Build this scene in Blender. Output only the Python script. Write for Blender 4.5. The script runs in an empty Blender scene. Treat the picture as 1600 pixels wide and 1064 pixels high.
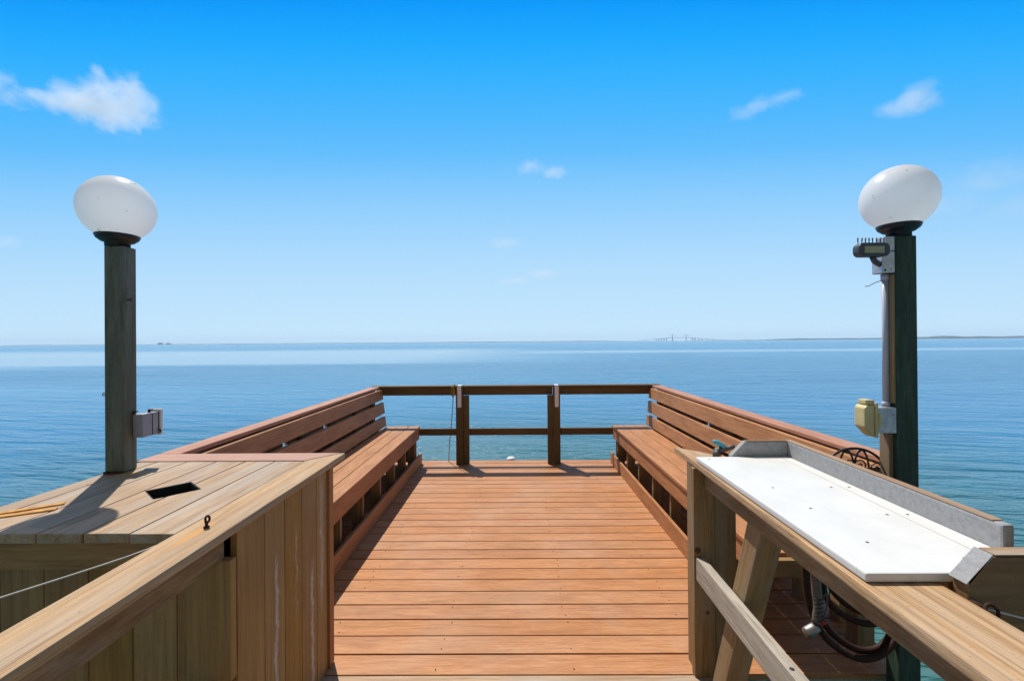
import bpy, bmesh, math, random
from mathutils import Vector, Matrix, noise
random.seed(7)
sc = bpy.context.scene
COL = sc.collection
R = math.radians

# ------------------------------------------------------------------ object helpers
def link(name, me, mats=None, parent=None, loc=None):
    o = bpy.data.objects.new(name, me)
    COL.objects.link(o)
    if mats:
        for m in (mats if isinstance(mats, (list, tuple)) else [mats]):
            me.materials.append(m)
    if parent is not None:
        o.parent = parent
    if loc is not None:
        o.location = loc
    return o

def thing(name, label, cat, loc=(0, 0, 0), group=None):
    o = bpy.data.objects.new(name, None)
    COL.objects.link(o)
    o.location = loc
    o.empty_display_size = 0.1
    o['label'] = label
    o['category'] = cat
    if group:
        o['group'] = group
    return o

def tag(o, label, cat, group=None, kind=None):
    o['label'] = label
    o['category'] = cat
    if group:
        o['group'] = group
    if kind:
        o['kind'] = kind
    return o

class MB:
    """collects shapes in world coordinates, links them as one mesh object"""
    def __init__(self):
        self.bm = bmesh.new()
        self.mi = 0
    def _take(self, t, smooth=False):
        vm = {}
        for v in t.verts:
            vm[v] = self.bm.verts.new(v.co)
        for f in t.faces:
            try:
                g = self.bm.faces.new([vm[v] for v in f.verts])
            except ValueError:
                continue
            g.smooth = smooth
            g.material_index = self.mi
        t.free()
    def box(self, x0, x1, y0, y1, z0, z1, bev=0.003, M=None):
        t = bmesh.new()
        vs = [t.verts.new((x, y, z)) for x in (x0, x1) for y in (y0, y1) for z in (z0, z1)]
        for q in ((0, 1, 3, 2), (4, 6, 7, 5), (0, 4, 5, 1), (2, 3, 7, 6), (0, 2, 6, 4), (1, 5, 7, 3)):
            t.faces.new([vs[i] for i in q])
        if bev:
            bmesh.ops.bevel(t, geom=t.edges[:], offset=bev, segments=2, affect='EDGES', profile=0.6)
        if M is not None:
            bmesh.ops.transform(t, matrix=M, verts=t.verts)
        bmesh.ops.recalc_face_normals(t, faces=t.faces)
        self._take(t)
        return self
    def poly(self, pts, a0, a1, axis='z', bev=0.003):
        """prism of a 2D outline: axis z -> (x,y), axis y -> (x,z), axis x -> (y,z)"""
        def P(p, a):
            return {'z': (p[0], p[1], a), 'y': (p[0], a, p[1]), 'x': (a, p[0], p[1])}[axis]
        t = bmesh.new()
        b = [t.verts.new(P(p, a0)) for p in pts]
        u = [t.verts.new(P(p, a1)) for p in pts]
        n = len(pts)
        t.faces.new(b)
        t.faces.new(u)
        for i in range(n):
            t.faces.new((b[i], b[(i + 1) % n], u[(i + 1) % n], u[i]))
        bmesh.ops.recalc_face_normals(t, faces=t.faces)
        if bev:
            bmesh.ops.bevel(t, geom=t.edges[:], offset=bev, segments=2, affect='EDGES', profile=0.6)
        self._take(t)
        return self
    def lathe(self, prof, cx, cy, seg=32, M=None):
        t = bmesh.new()
        rings = []
        for r, z in prof:
            if r < 1e-6:
                rings.append([t.verts.new((cx, cy, z))])
            else:
                rings.append([t.verts.new((cx + r * math.cos(2 * math.pi * k / seg), cy + r * math.sin(2 * math.pi * k / seg), z)) for k in range(seg)])
        for a, b in zip(rings, rings[1:]):
            for k in range(seg):
                k2 = (k + 1) % seg
                q = []
                for v in ((a[k % len(a)], a[k2 % len(a)], b[k2 % len(b)], b[k % len(b)])):
                    if v not in q:
                        q.append(v)
                if len(q) > 2:
                    t.faces.new(q)
        if len(rings[0]) > 1:
            t.faces.new(rings[0])
        if len(rings[-1]) > 1:
            t.faces.new(rings[-1])
        bmesh.ops.recalc_face_normals(t, faces=t.faces)
        if M is not None:
            bmesh.ops.transform(t, matrix=M, verts=t.verts)
        self._take(t, smooth=True)
        return self
    def tube(self, pts, r, seg=8, closed=False, smooth_n=0):
        P = [Vector(p) for p in pts]
        if smooth_n:
            Q = []
            n = len(P)
            rng = range(n if closed else n - 1)
            for i in rng:
                p0 = P[(i - 1) % n] if (closed or i > 0) else P[0]
                p1, p2 = P[i], P[(i + 1) % n]
                p3 = P[(i + 2) % n] if (closed or i + 2 < n) else P[-1]
                for k in range(smooth_n):
                    u = k / smooth_n
                    Q.append(0.5 * ((2 * p1) + (p2 - p0) * u + (2 * p0 - 5 * p1 + 4 * p2 - p3) * u * u + (3 * p1 - p0 - 3 * p2 + p3) * u ** 3))
            if not closed:
                Q.append(P[-1])
            P = Q
        n = len(P)
        t = bmesh.new()
        rings = []
        up = Vector((0.31, 0.17, 0.93))
        for i, p in enumerate(P):
            if closed:
                d = P[(i + 1) % n] - P[(i - 1) % n]
            else:
                d = P[min(i + 1, n - 1)] - P[max(i - 1, 0)]
            d.normalize()
            a = d.cross(up)
            if a.length < 1e-3:
                a = d.cross(Vector((1, 0, 0)))
            a.normalize()
            b = d.cross(a)
            rr = r if not isinstance(r, list) else r[min(len(r) - 1, int(round(i * (len(r) - 1) / (n - 1))))]
            rings.append([t.verts.new(p + rr * (math.cos(2 * math.pi * k / seg) * a + math.sin(2 * math.pi * k / seg) * b)) for k in range(seg)])
        m = n if closed else n - 1
        for i in range(m):
            A, B = rings[i], rings[(i + 1) % n]
            for k in range(seg):
                t.faces.new((A[k], A[(k + 1) % seg], B[(k + 1) % seg], B[k]))
        if not closed:
            t.faces.new(rings[0])
            t.faces.new(rings[-1])
        bmesh.ops.recalc_face_normals(t, faces=t.faces)
        self._take(t, smooth=True)
        return self
    def build(self, name, mats, parent=None, origin=None):
        me = bpy.data.meshes.new(name)
        if parent is not None:
            off = Vector((0, 0, 0))
            p = parent
            while p is not None:
                off += Vector(p.location)
                p = p.parent
            base = off
        else:
            base = Vector(origin or (0, 0, 0))
        bmesh.ops.translate(self.bm, vec=-base, verts=self.bm.verts)
        self.bm.to_mesh(me)
        self.bm.free()
        return link(name, me, mats, parent, None if parent is not None else base)

def cut(obj, cutter):
    """apply a boolean cut and throw the cutter away"""
    md = obj.modifiers.new('cut', 'BOOLEAN')
    md.operation = 'DIFFERENCE'
    md.object = cutter
    md.solver = 'EXACT'
    bpy.context.view_layer.update()
    dg = bpy.context.evaluated_depsgraph_get()
    me = bpy.data.meshes.new_from_object(obj.evaluated_get(dg))
    obj.modifiers.clear()
    old = obj.data
    obj.data = me
    bpy.data.meshes.remove(old)
    bpy.data.objects.remove(cutter)

# ------------------------------------------------------------------ material helpers
class NT:
    def __init__(self, name):
        self.m = bpy.data.materials.new(name)
        self.m.use_nodes = True
        self.t = self.m.node_tree
        self.t.nodes.clear()
        self.out = self.n('ShaderNodeOutputMaterial')
    def n(self, typ, **kw):
        nd = self.t.nodes.new(typ)
        for k, v in kw.items():
            if k == 'ins':
                for a, b in v.items():
                    nd.inputs[a].default_value = b
            else:
                setattr(nd, k, v)
        return nd
    def l(self, a, b):
        self.t.links.new(a, b)
    def math(self, op, a, b=None, clamp=False):
        nd = self.n('ShaderNodeMath', operation=op, use_clamp=clamp)
        for i, v in enumerate((a, b)):
            if v is None:
                continue
            if isinstance(v, (int, float)):
                nd.inputs[i].default_value = v
            else:
                self.l(v, nd.inputs[i])
        return nd.outputs[0]
    def ramp(self, fac, stops):
        nd = self.n('ShaderNodeValToRGB')
        el = nd.color_ramp.elements
        while len(el) < len(stops):
            el.new(0.5)
        for e, (p, c) in zip(el, stops):
            e.position = p
            e.color = (*c, 1) if len(c) == 3 else c
        self.l(fac, nd.inputs[0])
        return nd.outputs[0]
    def mix(self, fac, a, b, blend='MIX'):
        nd = self.n('ShaderNodeMix', data_type='RGBA', blend_type=blend)
        for i, v in ((0, fac), (6, a), (7, b)):
            if isinstance(v, (int, float)):
                nd.inputs[i].default_value = v
            elif isinstance(v, tuple):
                nd.inputs[i].default_value = (*v, 1) if len(v) == 3 else v
            else:
                self.l(v, nd.inputs[i])
        return nd.outputs[2]
    def noise(self, vec, scale, detail=4, rough=0.55, dist=0.0):
        nd = self.n('ShaderNodeTexNoise')
        nd.inputs['Scale'].default_value = scale
        nd.inputs['Detail'].default_value = detail
        nd.inputs['Roughness'].default_value = rough
        nd.inputs['Distortion'].default_value = dist
        self.l(vec, nd.inputs['Vector'])
        return nd.outputs[0]
    def mapping(self, vec, scale=(1, 1, 1), loc=(0, 0, 0)):
        nd = self.n('ShaderNodeMapping')
        nd.inputs['Scale'].default_value = scale
        nd.inputs['Location'].default_value = loc
        self.l(vec, nd.inputs['Vector'])
        return nd.outputs[0]
    def coord(self):
        return self.n('ShaderNodeTexCoord').outputs['Object']
    def bump(self, h, strength, dist):
        nd = self.n('ShaderNodeBump')
        nd.inputs['Strength'].default_value = strength
        nd.inputs['Distance'].default_value = dist
        self.l(h, nd.inputs['Height'])
        return nd.outputs[0]
    def bsdf(self, color, rough=0.6, spec=0.3, metal=0.0, normal=None, **ins):
        nd = self.n('ShaderNodeBsdfPrincipled')
        for k, v in (('Base Color', color), ('Roughness', rough), ('Specular IOR Level', spec), ('Metallic', metal)):
            if isinstance(v, (int, float)):
                nd.inputs[k].default_value = v
            elif isinstance(v, tuple):
                nd.inputs[k].default_value = (*v, 1)
            else:
                self.l(v, nd.inputs[k])
        for k, v in ins.items():
            nd.inputs[k].default_value = v
        if normal is not None:
            self.l(normal, nd.inputs['Normal'])
        return nd
    def done(self, sh):
        self.l(sh if not hasattr(sh, 'outputs') else sh.outputs[0], self.out.inputs['Surface'])
        return self.m

def wood(name, dark, mid, light, axis='y', grain=34, stains=None, wear=0, cracks=0, huev=1.0, along=1.6, vary=0.16, bump=0.35, rough=0.62, grey=None, greyamt=0.5, drips=None, knots=False):
    grain = grain * 2.1
    along = along * 1.9
    k = NT(name)
    co = k.coord()
    isl = k.n('ShaderNodeNewGeometry').outputs['Random Per Island']
    off = k.n('ShaderNodeCombineXYZ')
    k.l(k.math('MULTIPLY', isl, 41.0), off.inputs[0])
    k.l(k.math('MULTIPLY', isl, 23.0), off.inputs[1])
    k.l(k.math('MULTIPLY', isl, 57.0), off.inputs[2])
    va = k.n('ShaderNodeVectorMath', operation='ADD')
    k.l(co, va.inputs[0])
    k.l(off.outputs[0], va.inputs[1])
    v = va.outputs[0]
    s = [grain, grain, grain]
    s['xyz'.index(axis)] = along
    g1 = k.noise(k.mapping(v, s), 1.0, 6, 0.6, 0.55)
    s2 = [grain * 3.4] * 3
    s2['xyz'.index(axis)] = along * 4
    g2 = k.noise(k.mapping(v, s2), 1.0, 3, 0.6, 0.1)
    s3 = [grain * 0.12] * 3
    s3['xyz'.index(axis)] = along * 0.6
    g3 = k.noise(k.mapping(v, s3), 1.0, 3, 0.5, 0.6)
    g = k.math('ADD', k.math('MULTIPLY', g1, 0.62), k.math('MULTIPLY', g2, 0.38))
    c = k.ramp(g, [(0.33, dark), (0.5, mid), (0.67, light)])
    c = k.mix(k.math('MULTIPLY', k.ramp(g3, [(0.42, (0, 0, 0)), (0.66, (1, 1, 1))]), 0.35), c, tuple(0.8 * a for a in dark))
    if grey:
        s4 = [grain * 0.3] * 3
        s4['xyz'.index(axis)] = along * 0.9
        gg = k.noise(k.mapping(v, s4, (3, 5, 7)), 1.0, 4, 0.6, 0.4)
        c = k.mix(k.math('MULTIPLY', k.ramp(gg, [(0.45, (0, 0, 0)), (0.62, (1, 1, 1))]), greyamt), c, grey)
    if cracks:
        s5 = [430.0] * 3
        s5['xyz'.index(axis)] = 3.2
        g5 = k.noise(k.mapping(v, s5, (9, 1, 4)), 1.0, 2, 0.5, 0.0)
        c = k.mix(k.math('MULTIPLY', k.ramp(g5, [(0.30, (1, 1, 1)), (0.41, (0, 0, 0))]), cracks), c, tuple(0.38 * a for a in dark))
        g = k.math('ADD', g, k.math('MULTIPLY', g5, 0.35 * cracks))
    sp = k.noise(co, 160.0, 2, 0.5)
    c = k.mix(k.math('MULTIPLY', k.ramp(sp, [(0.66, (0, 0, 0)), (0.75, (1, 1, 1))]), 0.5), c, tuple(0.45 * a for a in dark))
    hs = k.n('ShaderNodeHueSaturation')
    k.l(c, hs.inputs['Color'])
    k.l(k.math('ADD', k.math('MULTIPLY', isl, 2 * vary), 1.0 - vary), hs.inputs['Value'])
    k.l(k.math('ADD', k.math('MULTIPLY', k.math('FRACT', k.math('MULTIPLY', isl, 7.31)), 0.16 * huev), 1 - 0.08 * huev), hs.inputs['Saturation'])
    k.l(k.math('ADD', k.math('MULTIPLY', k.math('FRACT', k.math('MULTIPLY', isl, 13.7)), 0.008 * huev), 0.5 - 0.004 * huev), hs.inputs['Hue'])
    c = hs.outputs[0]
    if wear:
        wn_ = k.noise(co, 1.7, 5, 0.6, 0.5)
        c = k.mix(k.math('MULTIPLY', k.ramp(wn_, [(0.46, (0, 0, 0)), (0.66, (1, 1, 1))]), wear), c, (0.47, 0.34, 0.25))
        ws = k.noise(co, 9.0, 4, 0.7, 1.2)
        c = k.mix(k.math('MULTIPLY', k.ramp(ws, [(0.60, (0, 0, 0)), (0.72, (1, 1, 1))]), wear), c, (0.24, 0.12, 0.065))
    if drips:
        sx = k.n('ShaderNodeSeparateXYZ')
        k.l(co, sx.inputs[0])
        w = k.noise(k.mapping(co, (1, 1, 5)), 3.0, 4, 0.6)
        tot = None
        for (yy, wid, zlo, zhi, amp) in drips:
            d = k.math('ABSOLUTE', k.math('ADD', k.math('SUBTRACT', sx.outputs[1], yy), k.math('MULTIPLY', k.math('SUBTRACT', w, 0.5), 0.06)))
            m = k.math('SUBTRACT', 1.0, k.math('DIVIDE', d, wid), True)
            a = k.math('MULTIPLY', k.math('SUBTRACT', sx.outputs[2], zlo), 6.0, True)
            b = k.math('MULTIPLY', k.math('SUBTRACT', zhi, sx.outputs[2]), 10.0, True)
            m = k.math('MULTIPLY', k.math('MULTIPLY', m, a), k.math('MULTIPLY', b, amp))
            tot = m if tot is None else k.math('MAXIMUM', tot, m)
        br = k.noise(k.mapping(co, (60, 60, 12)), 1.0, 3, 0.6)
        tot = k.math('MULTIPLY', tot, k.ramp(br, [(0.35, (0.1, 0.1, 0.1)), (0.55, (1, 1, 1))]))
        c = k.mix(tot, c, (0.62, 0.58, 0.54))
    if stains:
        sx = k.n('ShaderNodeSeparateXYZ')
        k.l(co, sx.inputs[0])
        wn = k.noise(k.mapping(co, (30, 8, 8)), 1.0, 4, 0.6)
        for (x0, y0, rx, ry, amp, colr) in stains:
            u = k.math('DIVIDE', k.math('SUBTRACT', sx.outputs[0], x0), rx)
            vv = k.math('DIVIDE', k.math('SUBTRACT', sx.outputs[1], y0), ry)
            r2 = k.math('ADD', k.math('MULTIPLY', u, u), k.math('MULTIPLY', vv, vv))
            mk = k.math('MULTIPLY', k.math('SUBTRACT', k.math('ADD', 0.55, wn), k.math('POWER', r2, 0.5), True), amp * 1.6, True)
            c = k.mix(mk, c, colr)
    nrm = k.bump(g, bump, 0.004)
    return k.done(k.bsdf(c, rough, 0.3, 0, nrm))

def plain(name, col, rough=0.5, metal=0.0, var=0.15, scale=14, spec=0.4, bump=0.05, spots=None):
    k = NT(name)
    co = k.coord()
    a = k.noise(co, scale, 5, 0.6, 0.2)
    c = k.ramp(a, [(0.3, tuple(x * (1 - var) for x in col)), (0.7, tuple(min(1, x * (1 + var)) for x in col))])
    if spots:
        b = k.noise(co, spots[1], 4, 0.65)
        c = k.mix(k.ramp(b, [(spots[2], (0, 0, 0)), (spots[2] + 0.05, (1, 1, 1))]), c, spots[0])
    r = k.math('ADD', k.math('MULTIPLY', a, 0.2), rough - 0.1)
    return k.done(k.bsdf(c, r, spec, metal, k.bump(a, bump, 0.003)))

# composite (red brown) boards, weathered tan boards, pine
RED = ((0.315, 0.124, 0.043), (0.455, 0.200, 0.078), (0.55, 0.275, 0.124))
TAN = ((0.26, 0.152, 0.080), (0.415, 0.265, 0.152), (0.525, 0.362, 0.226))
PINE = ((0.165, 0.090, 0.034), (0.265, 0.160, 0.066), (0.345, 0.226, 0.103))
SIDE = ((0.26, 0.138, 0.046), (0.36, 0.200, 0.070), (0.43, 0.255, 0.098))
M = {}
M['red_x'] = wood('composite_boards_across', *RED, axis='x', grain=34, along=2.6, vary=0.05, huev=0.45, wear=0.22)
M['red_y'] = wood('composite_boards_along', *[tuple(c * f for c, f in zip(r, (0.93, 0.95, 0.98))) for r in RED], axis='y', grain=34, along=2.2, vary=0.05, huev=0.5)
M['pink_x'] = wood('faded_composite_trim', (0.33, 0.155, 0.105), (0.43, 0.22, 0.15), (0.50, 0.29, 0.21), axis='x', grain=26, vary=0.06)
M['pink_y'] = wood('faded_composite_cap', (0.33, 0.145, 0.085), (0.45, 0.215, 0.132), (0.53, 0.285, 0.190), axis='y', grain=26, vary=0.06)
M['tan_y'] = wood('weathered_composite_along', *TAN, axis='y', grain=30, along=1.2, vary=0.10, grey=(0.40, 0.36, 0.31), greyamt=0.45, bump=0.5, cracks=0.45, stains=[(-0.30, 0.175, 0.10, 0.04, 0.9, (0.50, 0.25, 0.06)), (-0.40, 0.16, 0.05, 0.03, 0.9, (0.25, 0.10, 0.03)), (-0.285, -0.28, 0.10, 0.06, 0.5, (0.50, 0.26, 0.08))])
M['tan_x'] = wood('weathered_composite_across', *TAN, axis='x', grain=30, along=1.2, vary=0.10, grey=(0.36, 0.33, 0.28), greyamt=0.5)
M['cap_y'] = wood('handrail_cap_wood', (0.27, 0.146, 0.056), (0.465, 0.278, 0.120), (0.57, 0.375, 0.185), axis='y', grain=34, along=1.0, vary=0.04, grey=(0.43, 0.36, 0.29), greyamt=0.35, bump=0.8, cracks=0.75, stains=[(-0.018, 0.445, 0.020, 0.13, 0.75, (0.55, 0.27, 0.075))])
M['side_z'] = wood('box_side_planks', *SIDE, axis='z', grain=26, along=1.2, vary=0.07,
                   drips=[(-0.095, 0.017, -0.1, 0.80, 0.85), (0.060, 0.011, 0.40, 0.85, 0.6), (0.205, 0.020, -0.1, 0.62, 0.9), (0.305, 0.026, 0.28, 0.96, 0.6)])
M['front_z'] = wood('box_front_planks', (0.25, 0.122, 0.040), (0.375, 0.190, 0.063), (0.46, 0.25, 0.088), axis='z', grain=26, along=1.2, vary=0.10)
M['trim_x'] = wood('box_front_trim', (0.24, 0.118, 0.040), (0.36, 0.185, 0.066), (0.44, 0.24, 0.092), axis='x', grain=26, vary=0.06)
M['pine_x'] = wood('pine_timber_across', *PINE, axis='x', grain=24, along=1.6, vary=0.1)
M['pine_y'] = wood('pine_timber_along', (0.13, 0.068, 0.024), (0.24, 0.142, 0.060), (0.36, 0.235, 0.115), axis='y', grain=14, along=1.8, vary=0.05, grey=(0.30, 0.25, 0.20), greyamt=0.3, bump=0.8, cracks=0.5)
M['grey_y'] = wood('silvered_rail_timber', (0.24, 0.20, 0.155), (0.40, 0.35, 0.285), (0.52, 0.47, 0.40), axis='y', grain=26, along=1.4, vary=0.04, bump=1.0, cracks=0.7)
M['pine_z'] = wood('pine_post_timber', *PINE, axis='z', grain=24, along=1.4, vary=0.1, grey=(0.25, 0.21, 0.16), greyamt=0.45)
M['rail_x'] = wood('dark_rail_timber', (0.085, 0.054, 0.022), (0.122, 0.081, 0.036), (0.165, 0.115, 0.056), axis='x', grain=24, vary=0.1)
M['rail_z'] = wood('dark_rail_post_timber', (0.082, 0.056, 0.022), (0.118, 0.083, 0.034), (0.16, 0.118, 0.054), axis='z', grain=24, vary=0.1)
M['post_grey'] = wood('grey_green_treated_post', (0.085, 0.085, 0.055), (0.145, 0.14, 0.10), (0.20, 0.19, 0.145), axis='z', grain=20, along=2.2, vary=0.02, bump=0.7)
M['post_green'] = wood('dark_green_treated_post', (0.018, 0.038, 0.026), (0.035, 0.062, 0.042), (0.075, 0.105, 0.075), axis='z', grain=20, along=2.0, vary=0.02, bump=0.8)
M['splash'] = plain('grey_painted_board', (0.30, 0.30, 0.305), 0.8, 0, 0.16, 60, 0.2, 0.2, ((0.355, 0.355, 0.36), 150, 0.56))
M['splash_top_y'] = wood('worn_splash_edge', (0.26, 0.15, 0.08), (0.38, 0.24, 0.14), (0.46, 0.32, 0.2), axis='y', grain=40, vary=0.03)
M['sideboard'] = wood('brown_table_end_board', (0.145, 0.076, 0.028), (0.205, 0.113, 0.042), (0.26, 0.152, 0.060), axis='x', grain=22, along=1.4, vary=0.03)
M['iron'] = plain('black_wrought_iron', (0.012, 0.012, 0.012), 0.42, 0.0, 0.3, 40, 0.5, 0.2)
M['black'] = plain('black_plastic', (0.016, 0.016, 0.018), 0.45, 0, 0.3, 40, 0.4)
M['galv'] = plain('galvanised_metal', (0.50, 0.50, 0.52), 0.42, 0.6, 0.25, 30, 0.5, 0.1, ((0.30, 0.30, 0.33), 45, 0.60))
M['strap'] = plain('zinc_strap', (0.78, 0.77, 0.86), 0.5, 0.0, 0.12, 30)
M['steelbox'] = plain('grey_enclosure', (0.31, 0.30, 0.335), 0.5, 0.0, 0.15, 10, 0.4, 0.05)
M['lidwhite'] = plain('pale_enclosure_lid', (0.66, 0.65, 0.64), 0.4, 0, 0.06, 10)
M['conduit'] = plain('grey_pvc_conduit', (0.42, 0.43, 0.50), 0.4, 0, 0.06, 10)
M['yellow'] = plain('yellowed_plastic_cover', (0.60, 0.50, 0.25), 0.45, 0, 0.10, 18)
M['teal'] = plain('teal_plastic_handle', (0.05, 0.38, 0.50), 0.35, 0, 0.1, 30)
M['rubber'] = plain('brown_rubber_hose', (0.034, 0.013, 0.008), 0.65, 0, 0.2, 40, 0.25)
M['chrome'] = plain('silver_metal', (0.30, 0.29, 0.28), 0.45, 0.8, 0.1, 40)
M['greyplast'] = plain('grey_plastic', (0.11, 0.10, 0.09), 0.45, 0, 0.1, 40)
M['rust'] = plain('rusty_iron', (0.055, 0.026, 0.016), 0.8, 0.2, 0.4, 80, 0.3, 0.4)
M['rustbright'] = plain('orange_rust', (0.52, 0.27, 0.085), 0.85, 0, 0.35, 50, 0.2, 0.3)
M['cable'] = plain('white_coated_cable', (0.55, 0.54, 0.52), 0.5, 0, 0.1, 60)
M['ropeyellow'] = plain('yellow_rope', (0.42, 0.30, 0.05), 0.8, 0, 0.25, 120)
M['screw'] = plain('dark_screw', (0.05, 0.035, 0.03), 0.6, 0.3, 0.2, 50)
M['knot'] = plain('dark_knot', (0.09, 0.045, 0.018), 0.8, 0, 0.3, 90)
M['seam'] = plain('grey_seam', (0.45, 0.45, 0.43), 0.6, 0, 0.1, 40)
M['lens'] = plain('lamp_lens', (0.36, 0.33, 0.20), 0.25, 0, 0.1, 20)
M['fixture'] = plain('dark_fixture', (0.065, 0.075, 0.085), 0.45, 0.2, 0.2, 30)
M['white'] = plain('white_plastic_cap', (0.72, 0.72, 0.70), 0.4, 0, 0.05, 14)
M['concrete'] = plain('pale_concrete', (0.24, 0.27, 0.28), 0.8, 0, 0.1, 0.02)
M['shade_in'] = plain('painted_interior_shade', (0.02, 0.018, 0.015), 0.9, 0, 0.2, 10)  # near-black, puts the shade inside the box into the colour
M['piling'] = wood('piling_timber', (0.07, 0.055, 0.035), (0.12, 0.095, 0.06), (0.18, 0.14, 0.09), axis='z', grain=16, vary=0.05)

def cutting_board_mat():
    k = NT('white_cutting_board')
    co = k.coord()
    a = k.noise(co, 7, 5, 0.6, 0.3)
    c = k.ramp(a, [(0.35, (0.645, 0.645, 0.62)), (0.65, (0.71, 0.705, 0.685))])
    s = k.noise(k.mapping(co, (30, 260, 10)), 1.0, 4, 0.7, 2.0)
    c = k.mix(k.math('MULTIPLY', k.ramp(s, [(0.58, (0, 0, 0)), (0.70, (1, 1, 1))]), 0.55), c, (0.47, 0.47, 0.44))
    return k.done(k.bsdf(c, 0.42, 0.35, 0, k.bump(s, 0.12, 0.001)))
M['board'] = cutting_board_mat()

def globe_mat():
    k = NT('opal_acrylic_globe')
    co = k.coord()
    n1 = k.noise(k.mapping(co, (1, 1, 0.55)), 26, 3, 0.7, 0.4)
    c = k.mix(k.ramp(n1, [(0.69, (0, 0, 0)), (0.73, (1, 1, 1))]), (0.965, 0.955, 0.95), (0.22, 0.21, 0.20))
    n2 = k.noise(co, 6, 4, 0.6)
    c = k.mix(k.math('MULTIPLY', k.ramp(n2, [(0.45, (0, 0, 0)), (0.7, (1, 1, 1))]), 0.25), c, (0.93, 0.90, 0.84))
    p = k.bsdf(c, 0.26, 0.5)
    t = k.n('ShaderNodeBsdfTranslucent')
    k.l(c, t.inputs[0])
    mx = k.n('ShaderNodeMixShader')
    mx.inputs[0].default_value = 0.55
    k.l(p.outputs[0], mx.inputs[1])
    k.l(t.outputs[0], mx.inputs[2])
    tr = k.n('ShaderNodeBsdfTransparent')
    m2 = k.n('ShaderNodeMixShader')
    m2.inputs[0].default_value = 0.20
    k.l(mx.outputs[0], m2.inputs[1])
    k.l(tr.outputs[0], m2.inputs[2])
    return k.done(m2)
M['globe'] = globe_mat()

def water_mat():
    k = NT('bay_water')
    co = k.coord()
    def wave(sx, sy, rot, *a):
        nd = k.n('ShaderNodeMapping')
        nd.inputs['Rotation'].default_value = (0, 0, R(rot))
        k.l(co, nd.inputs['Vector'])
        return k.noise(k.mapping(nd.outputs[0], (sx, sy, 1)), 1.0, *a)
    big = wave(0.006, 0.03, 4, 3, 0.5, 0.5)        # calm slicks
    mid = wave(0.028, 0.11, -6, 4, 0.55, 0.5)
    w1 = wave(0.30, 1.3, 12, 4, 0.55, 0.35)
    w2 = wave(1.5, 4.8, 9, 4, 0.6, 0.35)
    w3 = wave(6, 16, 16, 3, 0.6, 0.3)
    h = k.math('ADD', k.math('ADD', k.math('MULTIPLY', w1, 0.52), k.math('MULTIPLY', w2, 0.125)), k.math('MULTIPLY', w3, 0.022))
    h = k.math('ADD', h, k.math('MULTIPLY', mid, 0.8))
    sx = k.n('ShaderNodeSeparateXYZ')
    k.l(co, sx.inputs[0])
    X_, Y_ = sx.outputs[0], sx.outputs[1]
    def step(v, a, b):
        nd = k.n('ShaderNodeMapRange', interpolation_type='SMOOTHSTEP')
        k.l(v, nd.inputs[0])
        nd.inputs[1].default_value = a
        nd.inputs[2].default_value = b
        return nd.outputs[0]
    edge = k.math('MULTIPLY', k.math('SUBTRACT', wave(0.012, 0.03, 0, 4, 0.6, 0.4), 0.5), 60.0)
    yw = k.math('ADD', Y_, edge)
    slick = k.math('MULTIPLY', k.math('MULTIPLY', step(yw, 50, 64), step(yw, 250, 150)), step(X_, 25, -25))
    lane = k.math('MULTIPLY', k.math('MULTIPLY', step(k.math('ADD', Y_, k.math('MULTIPLY', edge, 0.3)), 108, 116), step(k.math('ADD', Y_, k.math('MULTIPLY', edge, 0.3)), 150, 138)), step(X_, -20, 10))
    calm = k.math('MAXIMUM', slick, k.math('MULTIPLY', lane, 0.8))
    c = k.mix(k.ramp(mid, [(0.35, (0, 0, 0)), (0.65, (1, 1, 1))]), WATER_A, WATER_B)
    b = k.n('ShaderNodeBump')
    b.inputs['Distance'].default_value = 1.0
    k.l(h, b.inputs['Height'])
    base = k.ramp(big, [(0.40, (1.0, 1.0, 1.0)), (0.56, (0.7, 0.7, 0.7)), (0.66, (0.35, 0.35, 0.35))])
    k.l(k.math('MULTIPLY', base, k.math('SUBTRACT', 1.0, k.math('MULTIPLY', calm, 0.93))), b.inputs['Strength'])
    ln = k.n('ShaderNodeVectorMath', operation='LENGTH')
    k.l(k.mapping(co, (1, 1, 0), (0, -3, 0)), ln.inputs[0])
    c = k.mix(step(ln.outputs['Value'], 20, 3), c, SHALLOW)
    p = k.bsdf(c, k.math('SUBTRACT', 0.15, k.math('MULTIPLY', calm, 0.08)), 0.5, 0, b.outputs[0], IOR=1.333)
    k.l(k.mix(calm, (0.76, 0.95, 1.0), (1.0, 1.0, 1.0)), p.inputs['Specular Tint'])
    return k.done(p)
WATER_A = (0.020, 0.165, 0.345)
WATER_B = (0.032, 0.198, 0.375)
SHALLOW = (0.040, 0.130, 0.115)
M['water'] = water_mat()

def land_mat(name, col):
    k = NT(name)
    co = k.coord()
    a = k.noise(co, 0.02, 4, 0.6)
    return k.done(k.bsdf(k.ramp(a, [(0.3, tuple(x * 0.7 for x in col)), (0.7, tuple(x * 1.2 for x in col))]), 0.9, 0.1))
M['trees'] = land_mat('distant_foliage', (0.045, 0.075, 0.055))
M['sand'] = land_mat('added_shore_ground', (0.36, 0.29, 0.19))
M['land'] = land_mat('distant_land', (0.09, 0.11, 0.075))

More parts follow.
